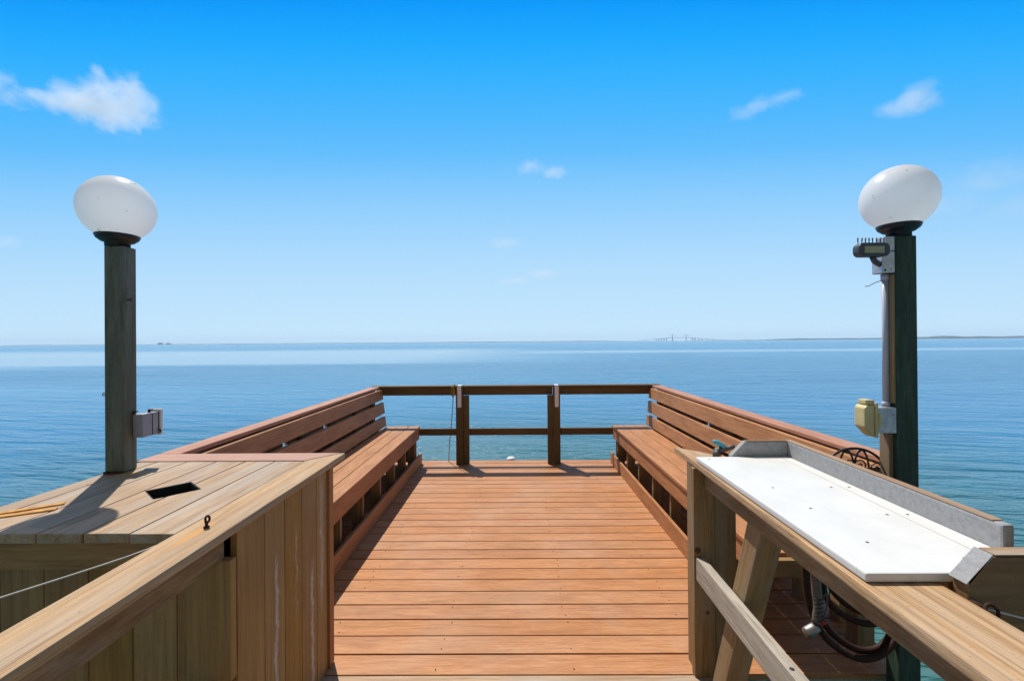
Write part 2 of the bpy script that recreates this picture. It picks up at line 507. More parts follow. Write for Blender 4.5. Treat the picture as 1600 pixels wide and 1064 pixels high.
# ------------------------------------------------------------------ setting: water, shores, far bridge
WL = -1.35
FAR = 12000.0
def water():
    t = MB()
    bm = t.bm
    xs = [-FAR, -2000, -300, -40, -8, 8, 40, 300, 2000, FAR]
    ys = [-60, -10, 10, 40, 150, 600, 2500, FAR]
    vs = [[bm.verts.new((x, y, WL)) for x in xs] for y in ys]
    for j in range(len(ys) - 1):
        for i in range(len(xs) - 1):
            bm.faces.new((vs[j][i], vs[j][i + 1], vs[j + 1][i + 1], vs[j + 1][i]))
    o = t.build('water', M['water'])
    o['kind'] = 'structure'
    return o
water()

def ridge(name, x0, x1, y, depth, hf, mat, n=160):
    """a low lumpy ridge of land or wood, a closed body with real depth"""
    t = MB()
    bm = t.bm
    prof = [(0.0, 0.0), (0.06, 0.75), (0.3, 1.0), (0.75, 0.9), (1.0, 0.0)]
    rows = []
    for i in range(n + 1):
        x = x0 + (x1 - x0) * i / n
        rows.append([bm.verts.new((x, y + depth * p, WL - 0.3 + (hf(x) + 0.3) * q)) for p, q in prof])
    for a, b in zip(rows, rows[1:]):
        for j in range(len(prof) - 1):
            bm.faces.new((a[j], b[j], b[j + 1], a[j + 1]))
        bm.faces.new((a[0], a[-1], b[-1], b[0]))
    bm.faces.new(rows[0])
    bm.faces.new(rows[-1])
    bmesh.ops.recalc_face_normals(bm, faces=bm.faces)
    return t.build(name, mat)

def lump(x, s, lo, hi, seed):
    v = noise.noise(Vector((x / s, seed, 0))) * 0.5 + noise.noise(Vector((x / (s * 0.28), seed + 7, 0))) * 0.35 + noise.noise(Vector((x / (s * 0.09), seed + 3, 0))) * 0.25
    return lo + (hi - lo) * max(0.0, min(1.0, 0.5 + v))

o = ridge('shore', -10200, 3050, 8800, 700, lambda x: lump(x, 2500, 5, 13, 1.3) * min(1, max(0.05, (3050 - x) / 1500)), M['land'], 220)
o['kind'] = 'structure'
o = ridge('shore', 3300, 10200, 7800, 900, lambda x: 3 + 6 * min(1, (x - 3300) / 2000), M['land'], 80)
o['kind'] = 'structure'
o = ridge('distant_wood', 3900, 10100, 7900, 500, lambda x: lump(x, 900, 10, 44, 4.1) * (1 + 0.45 * max(0, min(1, (x - 7200) / 600))) * min(1, 0.2 + (x - 3900) / 2500), M['trees'], 260)
tag(o, 'low dark line of trees along the far shore at the right of the horizon', 'distant trees', kind='stuff')

o = ridge('shore', -700, 700, -900, 880, lambda x: 1.9, M['sand'], 20)  # unseen land added behind the camera to bounce warm light
o['kind'] = 'structure'
o = ridge('added_shore_wood', -650, 650, -190, 60, lambda x: lump(x, 60, 6, 15, 8.3), M['trees'], 160)  # unseen tree line added to hold back blue light from the low sky
tag(o, 'unseen trees added behind the dock to block low blue sky', 'trees', kind='stuff')

def far_building(x, y, w, h, label):
    t = thing('distant_building', label, 'building', (x, y, WL), 'buildings on the far left shore')
    m = MB(); m.box(x - w / 2, x + w / 2, y, y + 60, WL, WL + h, 0); m.build('wall', M['concrete'], t)
    m = MB(); m.box(x - w * 0.54, x + w * 0.54, y - 4, y + 64, WL + h, WL + h + 3, 0); m.box(x - w * 0.2, x + w * 0.2, y + 10, y + 40, WL + h + 3, WL + h + 9, 0); m.build('roof', M['concrete'], t)
far_building(-6950, 8700, 62, 31, 'taller left one of two tiny far buildings standing on the horizon at the left')
far_building(-6795, 8700, 60, 23, 'lower right one of two tiny far buildings standing on the horizon at the left')

def bridge():
    Y = 8300.0
    X = lambda px: (px - 805) / 700 * Y
    t = thing('cable_stayed_bridge', 'faint grey cable stayed bridge with two tall towers far off on the horizon', 'bridge', (X(1060), Y, WL))
    def H(px):
        u = abs(px - 1060.5)
        if u < 22: return 56 - 4 * (u / 22) ** 2
        return max(6.0, 52 - (u - 22) * 1.02)
    m = MB()
    px = 1000.0
    while px < 1142:
        a, b = X(px), X(px + 3)
        h0, h1 = H(px), H(px + 3)
        m.poly([(a, h0 - 4), (b, h1 - 4), (b, h1 + 0.5), (a, h0 + 0.5)], Y - 14, Y + 14, 'y', 0)
        px += 3
    m.build('roadway', M['concrete'], t)
    for p in (1050, 1071.3):
        m = MB()
        m.poly([(X(p) - 9, WL), (X(p) + 9, WL), (X(p) + 5, 55), (X(p) + 2.6, 126), (X(p) - 2.6, 126), (X(p) - 5, 55)], Y - 4, Y + 4, 'y', 0)
        tw = m.build('tower', M['concrete'], t)
        m = MB()
        for q in (-9.5, -7, -4.5, 4.5, 7, 9.5):
            h = 62 + (9.5 - abs(q)) * 0 + (abs(q) / 9.5) * 58
            m.tube([(X(p), Y, h), (X(p + q), Y, H(p + q))], 0.8, 4)
        m.build('stay_cable', M['concrete'], tw)
    for p in (1025, 1029, 1033, 1037, 1041, 1081, 1085, 1091, 1096, 1104, 1113):
        m = MB(); m.box(X(p) - 5, X(p) + 5, Y - 10, Y + 10, WL, H(p) - 4, 0); m.build('pier', M['concrete'], t)
bridge()

# ------------------------------------------------------------------ deck and walkway
SLOPE = 0.0
def deck():
    m = MB()
    y = 2.125
    i = 0
    screws = []
    while y < 5.86:
        x0 = -1.86 + random.uniform(-.003, .003)
        m.box(x0, 1.86 + random.uniform(-.003, .003), y, y + 0.1325, -0.027 + random.uniform(-.0008, .0008), random.uniform(-.0012, .0008), 0.0018)
        for jx in (-0.98, -0.38, 0.28, 0.92):
            for dy in (0.03, 0.108):
                if random.random() < 0.6:
                    screws.append((jx + random.uniform(-.018, .018), y + dy + random.uniform(-.006, .006)))
        y += 0.1422
    m.mi = 1
    for sx, sy in screws:
        m.lathe([(0.0036, 0.0005), (0.0036, 0.0016), (0.0, 0.0018)], sx, sy, 8)
    o = m.build('deck', [M['red_x'], M['screw']])
    o['kind'] = 'structure'
    m = MB()
    x = -1.8
    while x < 1.82:
        m.box(x - 0.019, x + 0.019, 2.18, 5.80, -0.22, -0.0285, 0.002)
        x += 0.40
    m.box(-1.84, -1.0, 2.135, 2.175, -0.235, -0.0285, 0.003)
    m.box(0.995, 1.84, 2.135, 2.175, -0.235, -0.0285, 0.003)
    m.box(-1.84, 1.84, 5.805, 5.845, -0.235, -0.0285, 0.003)
    o = m.build('deck_framing', M['grey_y'])
    o['kind'] = 'structure'
    m = MB()
    y = 2.1195
    while y > -2.2:
        m.box(-0.99 + random.uniform(-.004, .004), 0.99 + random.uniform(-.004, .004), y - 0.137, y, -0.03, -0.003 + random.uniform(-.001, .001), 0.003)
        y -= 0.1425
    for x in (-0.9, -0.3, 0.3, 0.9):
        m.box(x - 0.02, x + 0.02, -2.2, 2.11, -0.23, -0.0315, 0.002)
    o = m.build('walkway', M['tan_x'])
    o['kind'] = 'structure'
deck()

def piling(x, y, top, r, label, cap=None):
    t = thing('piling', label, 'piling', (x, y, WL))
    m = MB(); m.lathe([(r, WL - 1.0), (r, top)], x, y, 20); m.build('trunk', M['piling'], t)
    if cap:
        m = MB(); m.lathe([(r + 0.012, top - 0.02), (r + 0.012, top + 0.035), (r * 0.8, top + 0.062), (0, top + 0.066)], x, y, 20); m.build('cap', cap, t)
piling(-0.09, 8.0, -0.545, 0.068, 'round piling with a white cap in the water beyond the far railing', M['white'])
for (x, y, nm) in ((-1.6, 2.6, 'timber piling under the left bench near the box'), (1.62, 2.5, 'timber piling under the near end of the right bench'), (-1.6, 5.5, 'timber piling under the far end of the left bench'), (1.6, 5.5, 'timber piling under the far end of the right bench')):
    piling(x, y, -0.236, 0.11, nm)
piling(-3.28, -0.70, 1.15, 0.12, 'mooring piling standing off the left side of the walkway')
piling(1.76, 1.150, 1.00, 0.10, 'piling carrying the outer end of the table end board')

# ------------------------------------------------------------------ benches
Y0, Y1 = 2.30, 5.79
def bench(s, label):
    """s = -1 left, +1 right; long built-in bench with a reclined back"""
    t = thing('bench', label, 'bench', (s * 1.5, (Y0 + Y1) / 2, 0), 'built-in benches')
    def bx(m, xa, xb, y0, y1, z0, z1, bev=0.004):
        a, b = sorted((s * xa, s * xb))
        m.box(a, b, y0, y1, z0, z1, bev)
    yn = Y0 if s < 0 else 2.29
    for (a, b) in ((1.238, 1.374), (1.380, 1.516), (1.522, 1.668)):
        m = MB(); bx(m, a, b, yn, Y1 + random.uniform(-.006, .006), 0.464, 0.490); m.build('seat_board', M['red_y'], t)
    m = MB(); bx(m, 1.251, 1.277, yn, Y1, 0.325, 0.462); m.build('front_fascia', M['red_y'], t)
    m = MB(); bx(m, 1.222, 1.248, yn, Y1 + 0.03, 0.002, 0.140); m.build('kick_board', M['red_y'], t)
    # reclined back of three boards: a prism in the x-z plane
    lean = lambda z: 1.672 + (z - 0.49) * 0.115
    th = 0.026
    for (z0, z1) in ((0.500, 0.622), (0.662, 0.800), (0.838, 0.964)):
        m = MB()
        m.poly([(s * lean(z0), z0), (s * lean(z1), z1), (s * (lean(z1) + th), z1 + 0.003), (s * (lean(z0) + th), z0 + 0.003)], yn - (0.0 if s < 0 else 0.12), Y1, 'y', 0.004)
        m.build('back_board', M['red_y'], t)
    m = MB(); bx(m, 1.750, 1.862, (2.325 if s < 0 else 2.14), 5.757, 0.976, 1.002, 0.005); m.build('cap_rail', M['pink_y'], t)
    # rear skirt: boards on the outside, small windows left between them
    m = MB()
    for (z0, z1) in ((0.045, 0.180), (0.188, 0.323), (0.331, 0.466), (0.474, 0.609), (0.617, 0.752)):
        bx(m, 1.826, 1.850, 2.86 if (s > 0 and z1 < 0.47) else yn, Y1, z0, z1)
    ys = [yn, 2.80, 2.87, 3.50, 3.57, 4.25, 4.32, 5.0, 5.07, Y1]
    for i in range(0, len(ys), 2):
        bx(m, 1.826, 1.850, ys[i], ys[i + 1], 0.760, 0.912)
    bx(m, 1.826, 1.850, yn, Y1, 0.915, 0.968)
    m.build('rear_skirt', M['red_y'], t)
    for yy in (2.76, 3.24, 3.72, 4.20, 4.68, 5.16, 5.64):
        m = MB(); bx(m, 1.279, 1.368, yy, yy + 0.038, 0.002, 0.462); m.build('leg', M['pine_z'], t)
    m = MB(); bx(m, 1.285, 1.80, Y1 - 0.03, Y1 - 0.006, 0.03, 0.455); m.build('end_panel', M['red_x'], t)
    for k, yy in enumerate((2.50, 3.10, 3.72, 4.35, 4.98, 5.60)):
        m = MB(); bx(m, 1.786, 1.824, yy, yy + 0.088, 0.002, 0.974); m.build('back_post', M['pine_z'], t)
        m = MB(); bx(m, 1.372, 1.784, yy + 0.045, yy + 0.083, 0.375, 0.462); m.build('seat_bearer', M['pine_x'], t)
    # near-end frame of the seat
    m = MB()
    bx(m, 1.20, 1.80, 2.245, 2.283, 0.385, 0.472, 0.004)
    m.build('end_frame', M['pine_x'], t)
    m = MB(); bx(m, 1.700, 1.770, 2.720, 2.790, 0.002, 0.462); m.build('end_leg', M['pine_z'], t)
    return t
bench(-1, 'long red brown bench along the left edge of the deck, its back in shade')
bench(1, 'long red brown bench along the right edge of the deck behind the white table')

# ------------------------------------------------------------------ far railing and gate
def far_railing():
    yF, yB = 5.80, 5.84
    t = thing('railing', 'dark timber railing across the far end of the deck', 'railing', (0, 5.84, 0))
    for a, b in ((-1.80, -0.672), (0.560, 1.80)):
        m = MB(); m.box(a, b, yF, yB, 0.885, 0.985); m.build('top_rail', M['rail_x'], t)
        m = MB(); m.box(a - 0.06 * (a < -1), b + 0.06 * (b > 1), 5.76, 5.90, 0.986, 1.008, 0.004); m.build('cap', M['rail_x'], t)
    for a, b in ((-1.72, -0.772), (0.575, 1.72)):
        m = MB(); m.box(a, b, yF, yB, 0.365, 0.452); m.build('mid_rail', M['rail_x'], t)
    for x0 in (-0.768, 0.478):
        m = MB(); m.box(x0, x0 + 0.092, 5.74, 5.797, 0.002, 0.985, 0.004); m.box(x0 - (0.0), x0 + 0.092, 5.797, 5.86, 0.002, 0.88, 0.004)
        m.build('post', M['rail_z'], t)
        m = MB(); m.box(x0 + 0.022, x0 + 0.072, 5.733, 5.739, 0.735, 1.015, 0.002); m.box(x0 + 0.022, x0 + 0.072, 5.733, 5.85, 1.0095, 1.0155, 0.002)
        m.build('bracket', M['strap'], t)
    g = thing('gate', 'open barred gate panel between the two posts of the far railing', 'gate', (-0.1, 5.84, 0))
    m = MB(); m.box(-0.668, 0.475, yF, yB, 0.885, 0.985); m.build('top_rail', M['rail_x'], g)
    m = MB(); m.box(-0.668, 0.556, 5.76, 5.90, 0.986, 1.008, 0.004); m.build('cap', M['rail_x'], g)
    m = MB(); m.box(-0.622, 0.475, yF, yB, 0.365, 0.452); m.build('mid_rail', M['rail_x'], g)
    for a, b in ((-0.672, -0.600), (0.408, 0.474)):
        m = MB(); m.box(a, b, 5.752, 5.796, 0.004, 0.883, 0.004); m.build('stile', M['rail_z'], g)
    m = MB()
    m.tube([(-0.80, 5.90, 1.014), (-0.80, 5.745, 1.014), (-0.785, 5.745, 0.93), (-0.80, 5.75, 0.87), (-0.825, 5.77, 0.9), (-0.82, 5.75, 1.0)], 0.007, 6, smooth_n=5)
    m.tube([(-0.795, 5.75, 0.985), (-0.80, 5.748, 0.90), (-0.805, 5.755, 0.82), (-0.83, 5.79, 0.55), (-0.86, 5.83, 0.30), (-0.895, 5.93, -0.05), (-0.92, 6.0, -0.6), (-0.93, 6.02, WL - 0.1)], 0.0055, 6, smooth_n=4)
    tag(m.build('rope', M['ropeyellow'], origin=(-0.8, 5.8, 0.9)), 'thin yellow rope tied over the far top rail and hanging down', 'rope')
far_railing()

# ------------------------------------------------------------------ storage box on the left
XL = -1.835
def dock_box():
    t = thing('storage_box', 'tall tan planked dock box with a slot in its lid, left of the walkway', 'storage box', (-1.4, 1.8, 0))
    m = MB()
    seams = [-1.030, -1.172, -1.316, -1.458, -1.602, -1.746, XL]
    for a, b in zip(seams, seams[1:]):
        m.box(b + 0.004, a - 0.001, 1.345 + random.uniform(-.004, .004), 2.168, 0.970, 1.0, 0.004)
    top = m.build('lid', M['tan_y'], t)
    c = MB()
    Mx = Matrix.Translation((-1.345, 1.748, 0.985)) @ Matrix.Rotation(R(49), 4, 'Z')
    c.box(-0.076, 0.076, -0.074, 0.074, -0.1, 0.1, 0, Mx)
    cut(top, c.build('hole', M['tan_y']))
    # near-black lining over the cut faces: the slot's shade painted in
    m = MB()
    for a in ((-0.0758, -0.0715, -0.0738, 0.0738), (0.0715, 0.0758, -0.0738, 0.0738), (-0.0714, 0.0714, -0.0738, -0.0695), (-0.0714, 0.0714, 0.0695, 0.0738)):
        m.box(a[0], a[1], a[2], a[3], 0.72, 0.9985, 0, Matrix.Translation((-1.345, 1.748, 0)) @ Matrix.Rotation(R(49), 4, 'Z'))
    m.build('slot_shade', M['shade_in'], t)
    m = MB()
    m.poly([(XL - 0.02, 2.172), (-1.03, 2.172), (-0.905, 2.318), (XL - 0.02, 2.318)], 0.972, 1.003, 'z', 0.004)
    m.build('back_trim', M['pink_x'], t)
    m = MB()
    x = -0.955
    while x > XL + 0.02:
        m.box(max(x - 0.1415, XL + 0.015), x, 1.440, 1.464, -0.20, 0.872, 0.003)
        x -= 0.1440
    m.build('front_planks', M['front_z'], t)
    m = MB(); m.box(XL + 0.012, -1.03, 1.385, 1.438, 0.872, 0.968, 0.003); m.build('front_trim', M['trim_x'], t)
    m = MB()
    ys = [1.466, 1.627, 1.769, 1.911, 2.053, 2.165]
    for a, b in zip(ys, ys[1:]):
        m.box(-0.942, -0.918, a + 0.0015, b - 0.0015, -0.03, 0.9725, 0.003)
    m.build('side_planks', M['side_z'], t)
    m = MB(); m.box(-0.948, -0.906, 2.167, 2.215, 0.004, 0.969, 0.003); m.build('corner_board', M['red_z'] if 'red_z' in M else M['side_z'], t)
    m = MB(); m.box(XL + 0.02, -0.95, 2.19, 2.214, -0.03, 0.969, 0.003); m.build('back_planks', M['front_z'], t)
    m = MB(); m.box(XL + 0.012, XL + 0.036, 1.466, 2.188, -0.2, 0.969, 0.003); m.build('outer_planks', M['front_z'], t)
    m = MB(); m.box(XL + 0.05, -0.96, 1.47, 2.185, 0.02, 0.04, 0); m.build('floor_panel', M['shade_in'], t)
    for y in (1.50, 2.08):
        m = MB(); m.box(XL + 0.06, XL + 0.15, y, y + 0.09, WL - 1.0, 0.018, 0.004); m.build('leg', M['piling'], t)
    # rusty hinge straps on the lid
    for (x, y, L, a) in ((-1.70, 1.545, 0.19, 38), (-1.685, 1.497, 0.20, 30)):
        m = MB(); m.box(-L / 2, L / 2, -0.013, 0.013, 1.0005, 1.005, 0.001, Matrix.Translation((x, y, 0)) @ Matrix.Rotation(R(a), 4, 'Z'))
        m.build('hinge_strap', M['rustbright'], t)
M['red_z'] = wood('composite_upright', *[tuple(c * 0.8 for c in r) for r in RED], axis='z', grain=26, vary=0.02)
dock_box()

# ------------------------------------------------------------------ left handrail
def left_rail():
    t = thing('handrail', 'tan weathered handrail on the left with a rusty eye bolt in its cap', 'handrail', (-0.95, 0.9, 0))
    m = MB()
    m.poly([(-1.027, -1.4), (-0.885, -1.4), (-0.885, 2.318), (-0.903, 2.316), (-1.027, 2.17)], 0.9735, 1.002, 'z', 0.006)
    m.build('cap', M['cap_y'], t)
    m = MB(); m.box(-0.975, -0.935, -1.4, 1.428, 0.882, 0.972, 0.004); m.build('top_rail', M['pine_y'], t)
    m = MB(); m.box(-1.044, -0.902, 1.408, 1.437, 0.508, 0.888, 0.004); m.build('trim_board', M['side_z'], t)
    m = MB(); m.box(-0.978, -0.938, -1.4, 1.436, 0.405, 0.495, 0.004); m.build('mid_rail', M['pine_y'], t)
    m = MB(); m.box(-1.068, -0.980, 0.12, 0.21, -0.2, 0.972, 0.004); m.build('post', M['pine_z'], t)
left_rail()

def eye_bolt(x, y, z, name_label, tilt, mat, axis='z'):
    m = MB()
    if axis == 'z':
        m.lathe([(0.009, z), (0.009, z + 0.003), (0.0045, z + 0.005), (0.0045, z + 0.016), (0.007, z + 0.017), (0.0, z + 0.02)], x, y, 10)
        c = Vector((x + 0.003, y, z + 0.026))
        pts = [c + Vector((0.0065 * math.cos(a) * 0.6, 0.004 * math.cos(a), 0.0095 * math.sin(a))) for a in [2 * math.pi * k / 14 for k in range(14)]]
        m.tube(pts, 0.0038, 6, closed=True)
    else:
        m.tube([(x - 0.005, y + 0.028, z), (x, y, z)], 0.004, 6)
        c = Vector((x + 0.008, y - 0.004, z - 0.004))
        pts = [c + Vector((0.013 * math.cos(a), 0.006 * math.sin(a), 0.012 * math.sin(a))) for a in [2 * math.pi * k / 14 for k in range(14)]]
        m.tube(pts, 0.0038, 6, closed=True)
    o = m.build('eye_bolt', mat, origin=(x, y, z))
    tag(o, name_label, 'eye bolt')
eye_bolt(-0.962, 1.385, 1.002, 'small rusty eye bolt standing in the cap of the left handrail', 0, M['rust'])

def cable(pts, label):
    m = MB(); m.tube(pts, 0.0022, 6, smooth_n=4)
    tag(m.build('cable', M['cable'], origin=pts[0]), label, 'cable')
cable([(-1.03, 1.335, 0.990), (-1.10, 1.26, 0.972), (-1.30, 1.08, 0.945), (-1.60, 0.80, 0.91), (-1.9, 0.5, 0.90), (-2.6, -0.12, 0.93), (-3.2, -0.62, 1.0)], 'thin white cable stretched from under the left handrail past the box front')
cable([(1.014, 0.982, 0.985), (1.10, 0.972, 0.966), (1.25, 0.968, 0.934), (1.5, 0.975, 0.876), (1.74, 1.0, 0.83)], 'thin white cable running right from the hook on the table end board')

# ------------------------------------------------------------------ right handrail
def right_rail():
    t = thing('handrail', 'pine handrail on the right with a silvered middle rail and a leaning brace', 'handrail', (0.9, 1.0, 0))
    m = MB()
    m.poly([(0.765, -1.4), (0.955, -1.4), (0.982, 0.85), (0.998, 2.235), (0.849, 2.415), (0.790, 0.82)], 0.9735, 1.002, 'z', 0.006)
    m.build('cap', M['cap_y'], t)
    m = MB(); m.poly([(0.826, -1.4), (0.866, -1.4), (0.916, 2.098), (0.876, 2.098)], 0.882, 0.972, 'z', 0.004); m.build('top_rail', M['pine_y'], t)
    m = MB(); m.poly([(0.795, -1.4), (0.835, -1.4), (0.875, 2.098), (0.835, 2.098)], 0.455, 0.560, 'z', 0.004); m.build('mid_rail', M['grey_y'], t)
    m = MB(); m.box(0.845, 0.935, 2.142, 2.230, -0.2, 0.972, 0.005); m.build('post', M['pine_z'], t)
    m = MB(); m.box(0.829, 0.926, 2.104, 2.140, -0.12, 0.972, 0.004); m.build('post_facing', M['pine_z'], t)
    m = MB(); m.box(0.930, 1.032, 2.116, 2.152, -0.12, 0.972, 0.004); m.build('post_facing', M['pine_z'], t)
    def disc(x, y, z, ax, r, nm, mat, parent):
        m = MB()
        m.lathe([(r * 1.25, 0.0), (r * 1.2, 0.0012), (r * 0.6, 0.0016), (0.0, 0.0006)], 0, 0, 14, Matrix.Translation((x, y, z)) @ {'z': Matrix.Identity(4), 'y': Matrix.Rotation(R(90), 4, 'X'), 'x': Matrix.Rotation(R(-90), 4, 'Y')}[ax])
        m.build(nm, mat, parent)
    kids = {}
    for ch in t.children:
        kids.setdefault(ch.name.split('.')[0], ch)
    disc(0.842, 1.385, 0.5600, 'z', 0.006, 'bolt', M['screw'], t)
    disc(0.8985, 1.56, 0.925, 'x', 0.005, 'bolt', M['screw'], t)
    disc(0.846, 2.1040, 0.590, 'y', 0.012, 'knot', M['knot'], t)
    disc(0.890, 2.1040, 0.300, 'y', 0.007, 'knot', M['knot'], t)
    # leaning brace, its grain along its own length
    p0, p1 = Vector((0.922, 1.99, -0.002)), Vector((0.922, 1.655, 0.885))
    L = (p1 - p0).length
    d = (p1 - p0).normalized()
    m = MB(); m.poly([(-0.045, 0), (0.045, 0.0), (0.045, L - 0.034), (-0.045, L)], -0.045, 0.045, 'x', 0.004)
    me = bpy.data.meshes.new('brace'); m.bm.to_mesh(me); m.bm.free()
    o = link('brace', me, M['pine_z'], t)
    ang = math.atan2(-d.y, d.z)
    o.rotation_euler = (ang, 0, 0)
    o.location = p0 - Vector(t.location) + Vector((0, 0, 0.02))
right_rail()

# ------------------------------------------------------------------ fish cleaning table
BT = 1.026   # board top
def table():
    t = thing('cleaning_table', 'white topped fish cleaning table with grey splash boards on the right handrail', 'table', (1.05, 1.6, 1.0))
    m = MB(); m.poly([(0.812, 1.050), (1.2362, 1.050), (1.2718, 2.108), (0.842, 2.108)], 1.0045, BT, 'z', 0.005); m.build('cutting_board', M['board'], t)
    m = MB()
    m.poly([(1.165, 1.060), (1.1685, 1.060), (1.2245, 2.085), (1.221, 2.085)], BT - 0.001, BT + 0.0007, 'z', 0)
    m.build('seam', M['seam'], t)
    for (x, y) in ((0.885, 2.06), (0.945, 1.66), (0.95, 1.455), (1.160, 1.66), (1.225, 1.66), (1.150, 1.40), (1.213, 1.40), (0.94, 1.21), (1.11, 1.12)):
        m = MB(); m.lathe([(0.0042, BT - 0.002), (0.0042, BT + 0.0008), (0.002, BT + 0.0006), (0.0, BT + 0.0002)], x, y, 10); m.build('screw', M['screw'], t)
    # back splash along the outer edge
    m = MB()
    m.poly([(1.2403, 1.153), (1.2735, 2.142), (1.304, 2.142), (1.2708, 1.153)], 0.93, 1.094, 'z', 0.007)
    sp = m.build('back_splash', M['splash'], t)
    m = MB(); m.poly([(1.2418, 1.180), (1.2742, 2.137), (1.303, 2.137), (1.2708, 1.180)], 1.0940, 1.0970, 'z', 0.001); m.build('worn_edge', M['splash_top_y'], sp)
    # far splash
    m = MB(); m.poly([(1.010, 0.94), (1.010, 1.028), (1.075, 1.094), (1.2722, 1.094), (1.2722, 0.94)], 2.1095, 2.141, 'y', 0.004); sp = m.build('end_splash', M['splash'], t)
    m = MB(); m.box(1.082, 1.2715, 2.1105, 2.1405, 1.0945, 1.0972, 0.001); m.build('worn_edge', M['sideboard'], sp)
    # near end board: grey slanted cut, brown face
    m = MB(); m.poly([(1.004, 0.70), (1.004, 1.030), (1.058, 1.084), (1.80, 1.086), (1.80, 0.70)], 1.004, 1.042, 'y', 0.004); sb = m.build('end_board', M['sideboard'], t)
    m = MB(); m.poly([(0.996, 1.026), (1.0022, 1.0215), (1.0035, 1.0315), (1.0575, 1.0855), (1.056, 1.091)], 1.002, 1.044, 'y', 0.001); m.build('painted_end', M['splash'], sb)
    m = MB(); m.box(1.064, 1.80, 1.0045, 1.0415, 1.0865, 1.0895, 0.001); m.build('worn_edge', M['tan_x'], sb)
    # frame under the board
    for y in (1.10, 1.95):
        m = MB(); m.box(1.05, 1.236, y, y + 0.04, 0.93, 1.003, 0.003); m.build('bearer', M['pine_x'], t)
table()
eye_bolt(1.008, 0.972, 0.990, 'rusty hook screwed into the brown end board of the table', 0, M['rust'], 'y')

def spigot():
    t = thing('hose_valve', 'small hose valve with a teal handle behind the far end of the white table', 'valve', (0.985, 2.17, 1.0))
    m = MB()
    m.tube([(0.975, 2.20, 0.90), (0.975, 2.20, 1.02), (0.985, 2.19, 1.035), (1.02, 2.18, 1.045)], 0.013, 10, smooth_n=4)
    m.tube([(0.965, 2.185, 1.012), (0.985, 2.18, 1.030)], 0.018, 10)
    m.tube([(1.015, 2.18, 1.045), (1.055, 2.17, 1.058)], 0.011, 8)
    m.build('body', M['greyplast'], t)
    m = MB(); m.tube([(0.990, 2.185, 1.03), (0.992, 2.18, 1.062)], 0.007, 8); m.build('stem', M['black'], t)
    m = MB(); m.tube([(0.957, 2.18, 1.083), (0.975, 2.18, 1.075), (1.005, 2.18, 1.058), (1.012, 2.18, 1.05)], [0.008, 0.011, 0.011, 0.008], 8); m.build('handle', M['teal'], t)
spigot()

# ------------------------------------------------------------------ lamp posts
def lamp(cx, yf, w, dep, top, gx, gz, label, postmat, tilt=0.0, base=None, rot=0.0):
    t = thing('lamp_post', label, 'lamp post', (cx, yf + dep / 2, base), 'globe lamp posts')
    cy = yf + dep / 2
    m = MB(); m.box(-w / 2, w / 2, -dep / 2, dep / 2, base, top, 0.007, Matrix.Translation((cx, cy, 0)) @ Matrix.Rotation(rot, 4, 'Z')); m.build('post', postmat, t)
    # black fitter: neck and dish
    m = MB()
    m.lathe([(0.046, top + 0.001), (0.046, top + 0.019), (0.060, top + 0.024), (0.076, top + 0.037), (0.083, top + 0.051), (0.081, top + 0.0545), (0.074, top + 0.056)], gx, cy, 32)
    m.build('fitter', M['black'], t)
    gr = 0.1440
    m = MB()
    prof = [(0.0, gz - gr)] + [(gr * math.sin(a), gz - gr * math.cos(a)) for a in [math.pi * k / 40 for k in range(1, 40)]] + [(0.0, gz + gr)]
    m.lathe(prof, gx, cy, 64)
    m.build('globe', M['globe'], t)
    return t
LP = lamp(-1.790, 1.985, 0.088, 0.070, 2.012, -1.802, 2.186, 'grey green lamp post with a white globe standing on the dock box', M['post_grey'], base=1.0005)
RP = lamp(1.738, 2.000, 0.096, 0.075, 2.030, 1.738, 2.204, 'dark green lamp post with a white globe rising beside the right bench', M['post_green'], base=WL - 1.0)

def screw_eye(x, y, z, s, parent):
    m = MB()
    m.tube([(x, y, z), (x + s * 0.012, y, z)], 0.0025, 6)
    c = Vector((x + s * 0.017, y, z))
    m.tube([c + Vector((0.006 * math.cos(a), 0, 0.006 * math.sin(a))) for a in [2 * math.pi * k / 10 for k in range(10)]], 0.002, 6, closed=True)
    m.build('screw_eye', M['rust'], parent)
screw_eye(-1.743, 2.0, 1.772, 1, LP)
screw_eye(-1.832, 2.0, 1.348, -1, LP)
# rusty base bracket and stain under the left post
m = MB(); m.box(-1.830, -1.748, 1.970, 1.984, 1.0005, 1.008, 0.002); m.build('base_bracket', M['rust'], LP)

def junction_box():
    t = thing('junction_box', 'grey electrical junction box on the inner side of the left lamp post', 'junction box', (-1.70, 2.03, 1.15))
    m = MB(); m.box(-1.745, -1.697, 2.028, 2.117, 1.147, 1.253, 0.004); m.build('body', M['steelbox'], t)
    m = MB(); m.box(-1.6968, -1.6955, 2.0795, 2.0825, 1.150, 1.250, 0.0004); m.build('rib', M['black'], t)
    m = MB(); m.box(-1.744, -1.698, 2.1175, 2.1215, 1.149, 1.252, 0); m.build('gasket', M['black'], t)
    m = MB(); m.box(-1.752, -1.690, 2.122, 2.136, 1.141, 1.264, 0.004); m.build('lid', M['lidwhite'], t)
    for y, x in ((2.03, -1.738), (2.085, -1.715)):
        m = MB(); m.tube([(x, y, 1.254), (x, y, 1.268)], 0.006, 8); m.tube([(x, y, 1.266), (x + 0.016, y, 1.267)], 0.0035, 6); m.build('fitting', M['black'], t)
    m = MB(); m.tube([(-1.694, 2.115, 1.168), (-1.686, 2.112, 1.168), (-1.682, 2.112, 1.162), (-1.688, 2.115, 1.155)], 0.003, 6, smooth_n=3); m.build('latch', M['rust'], t)
junction_box()

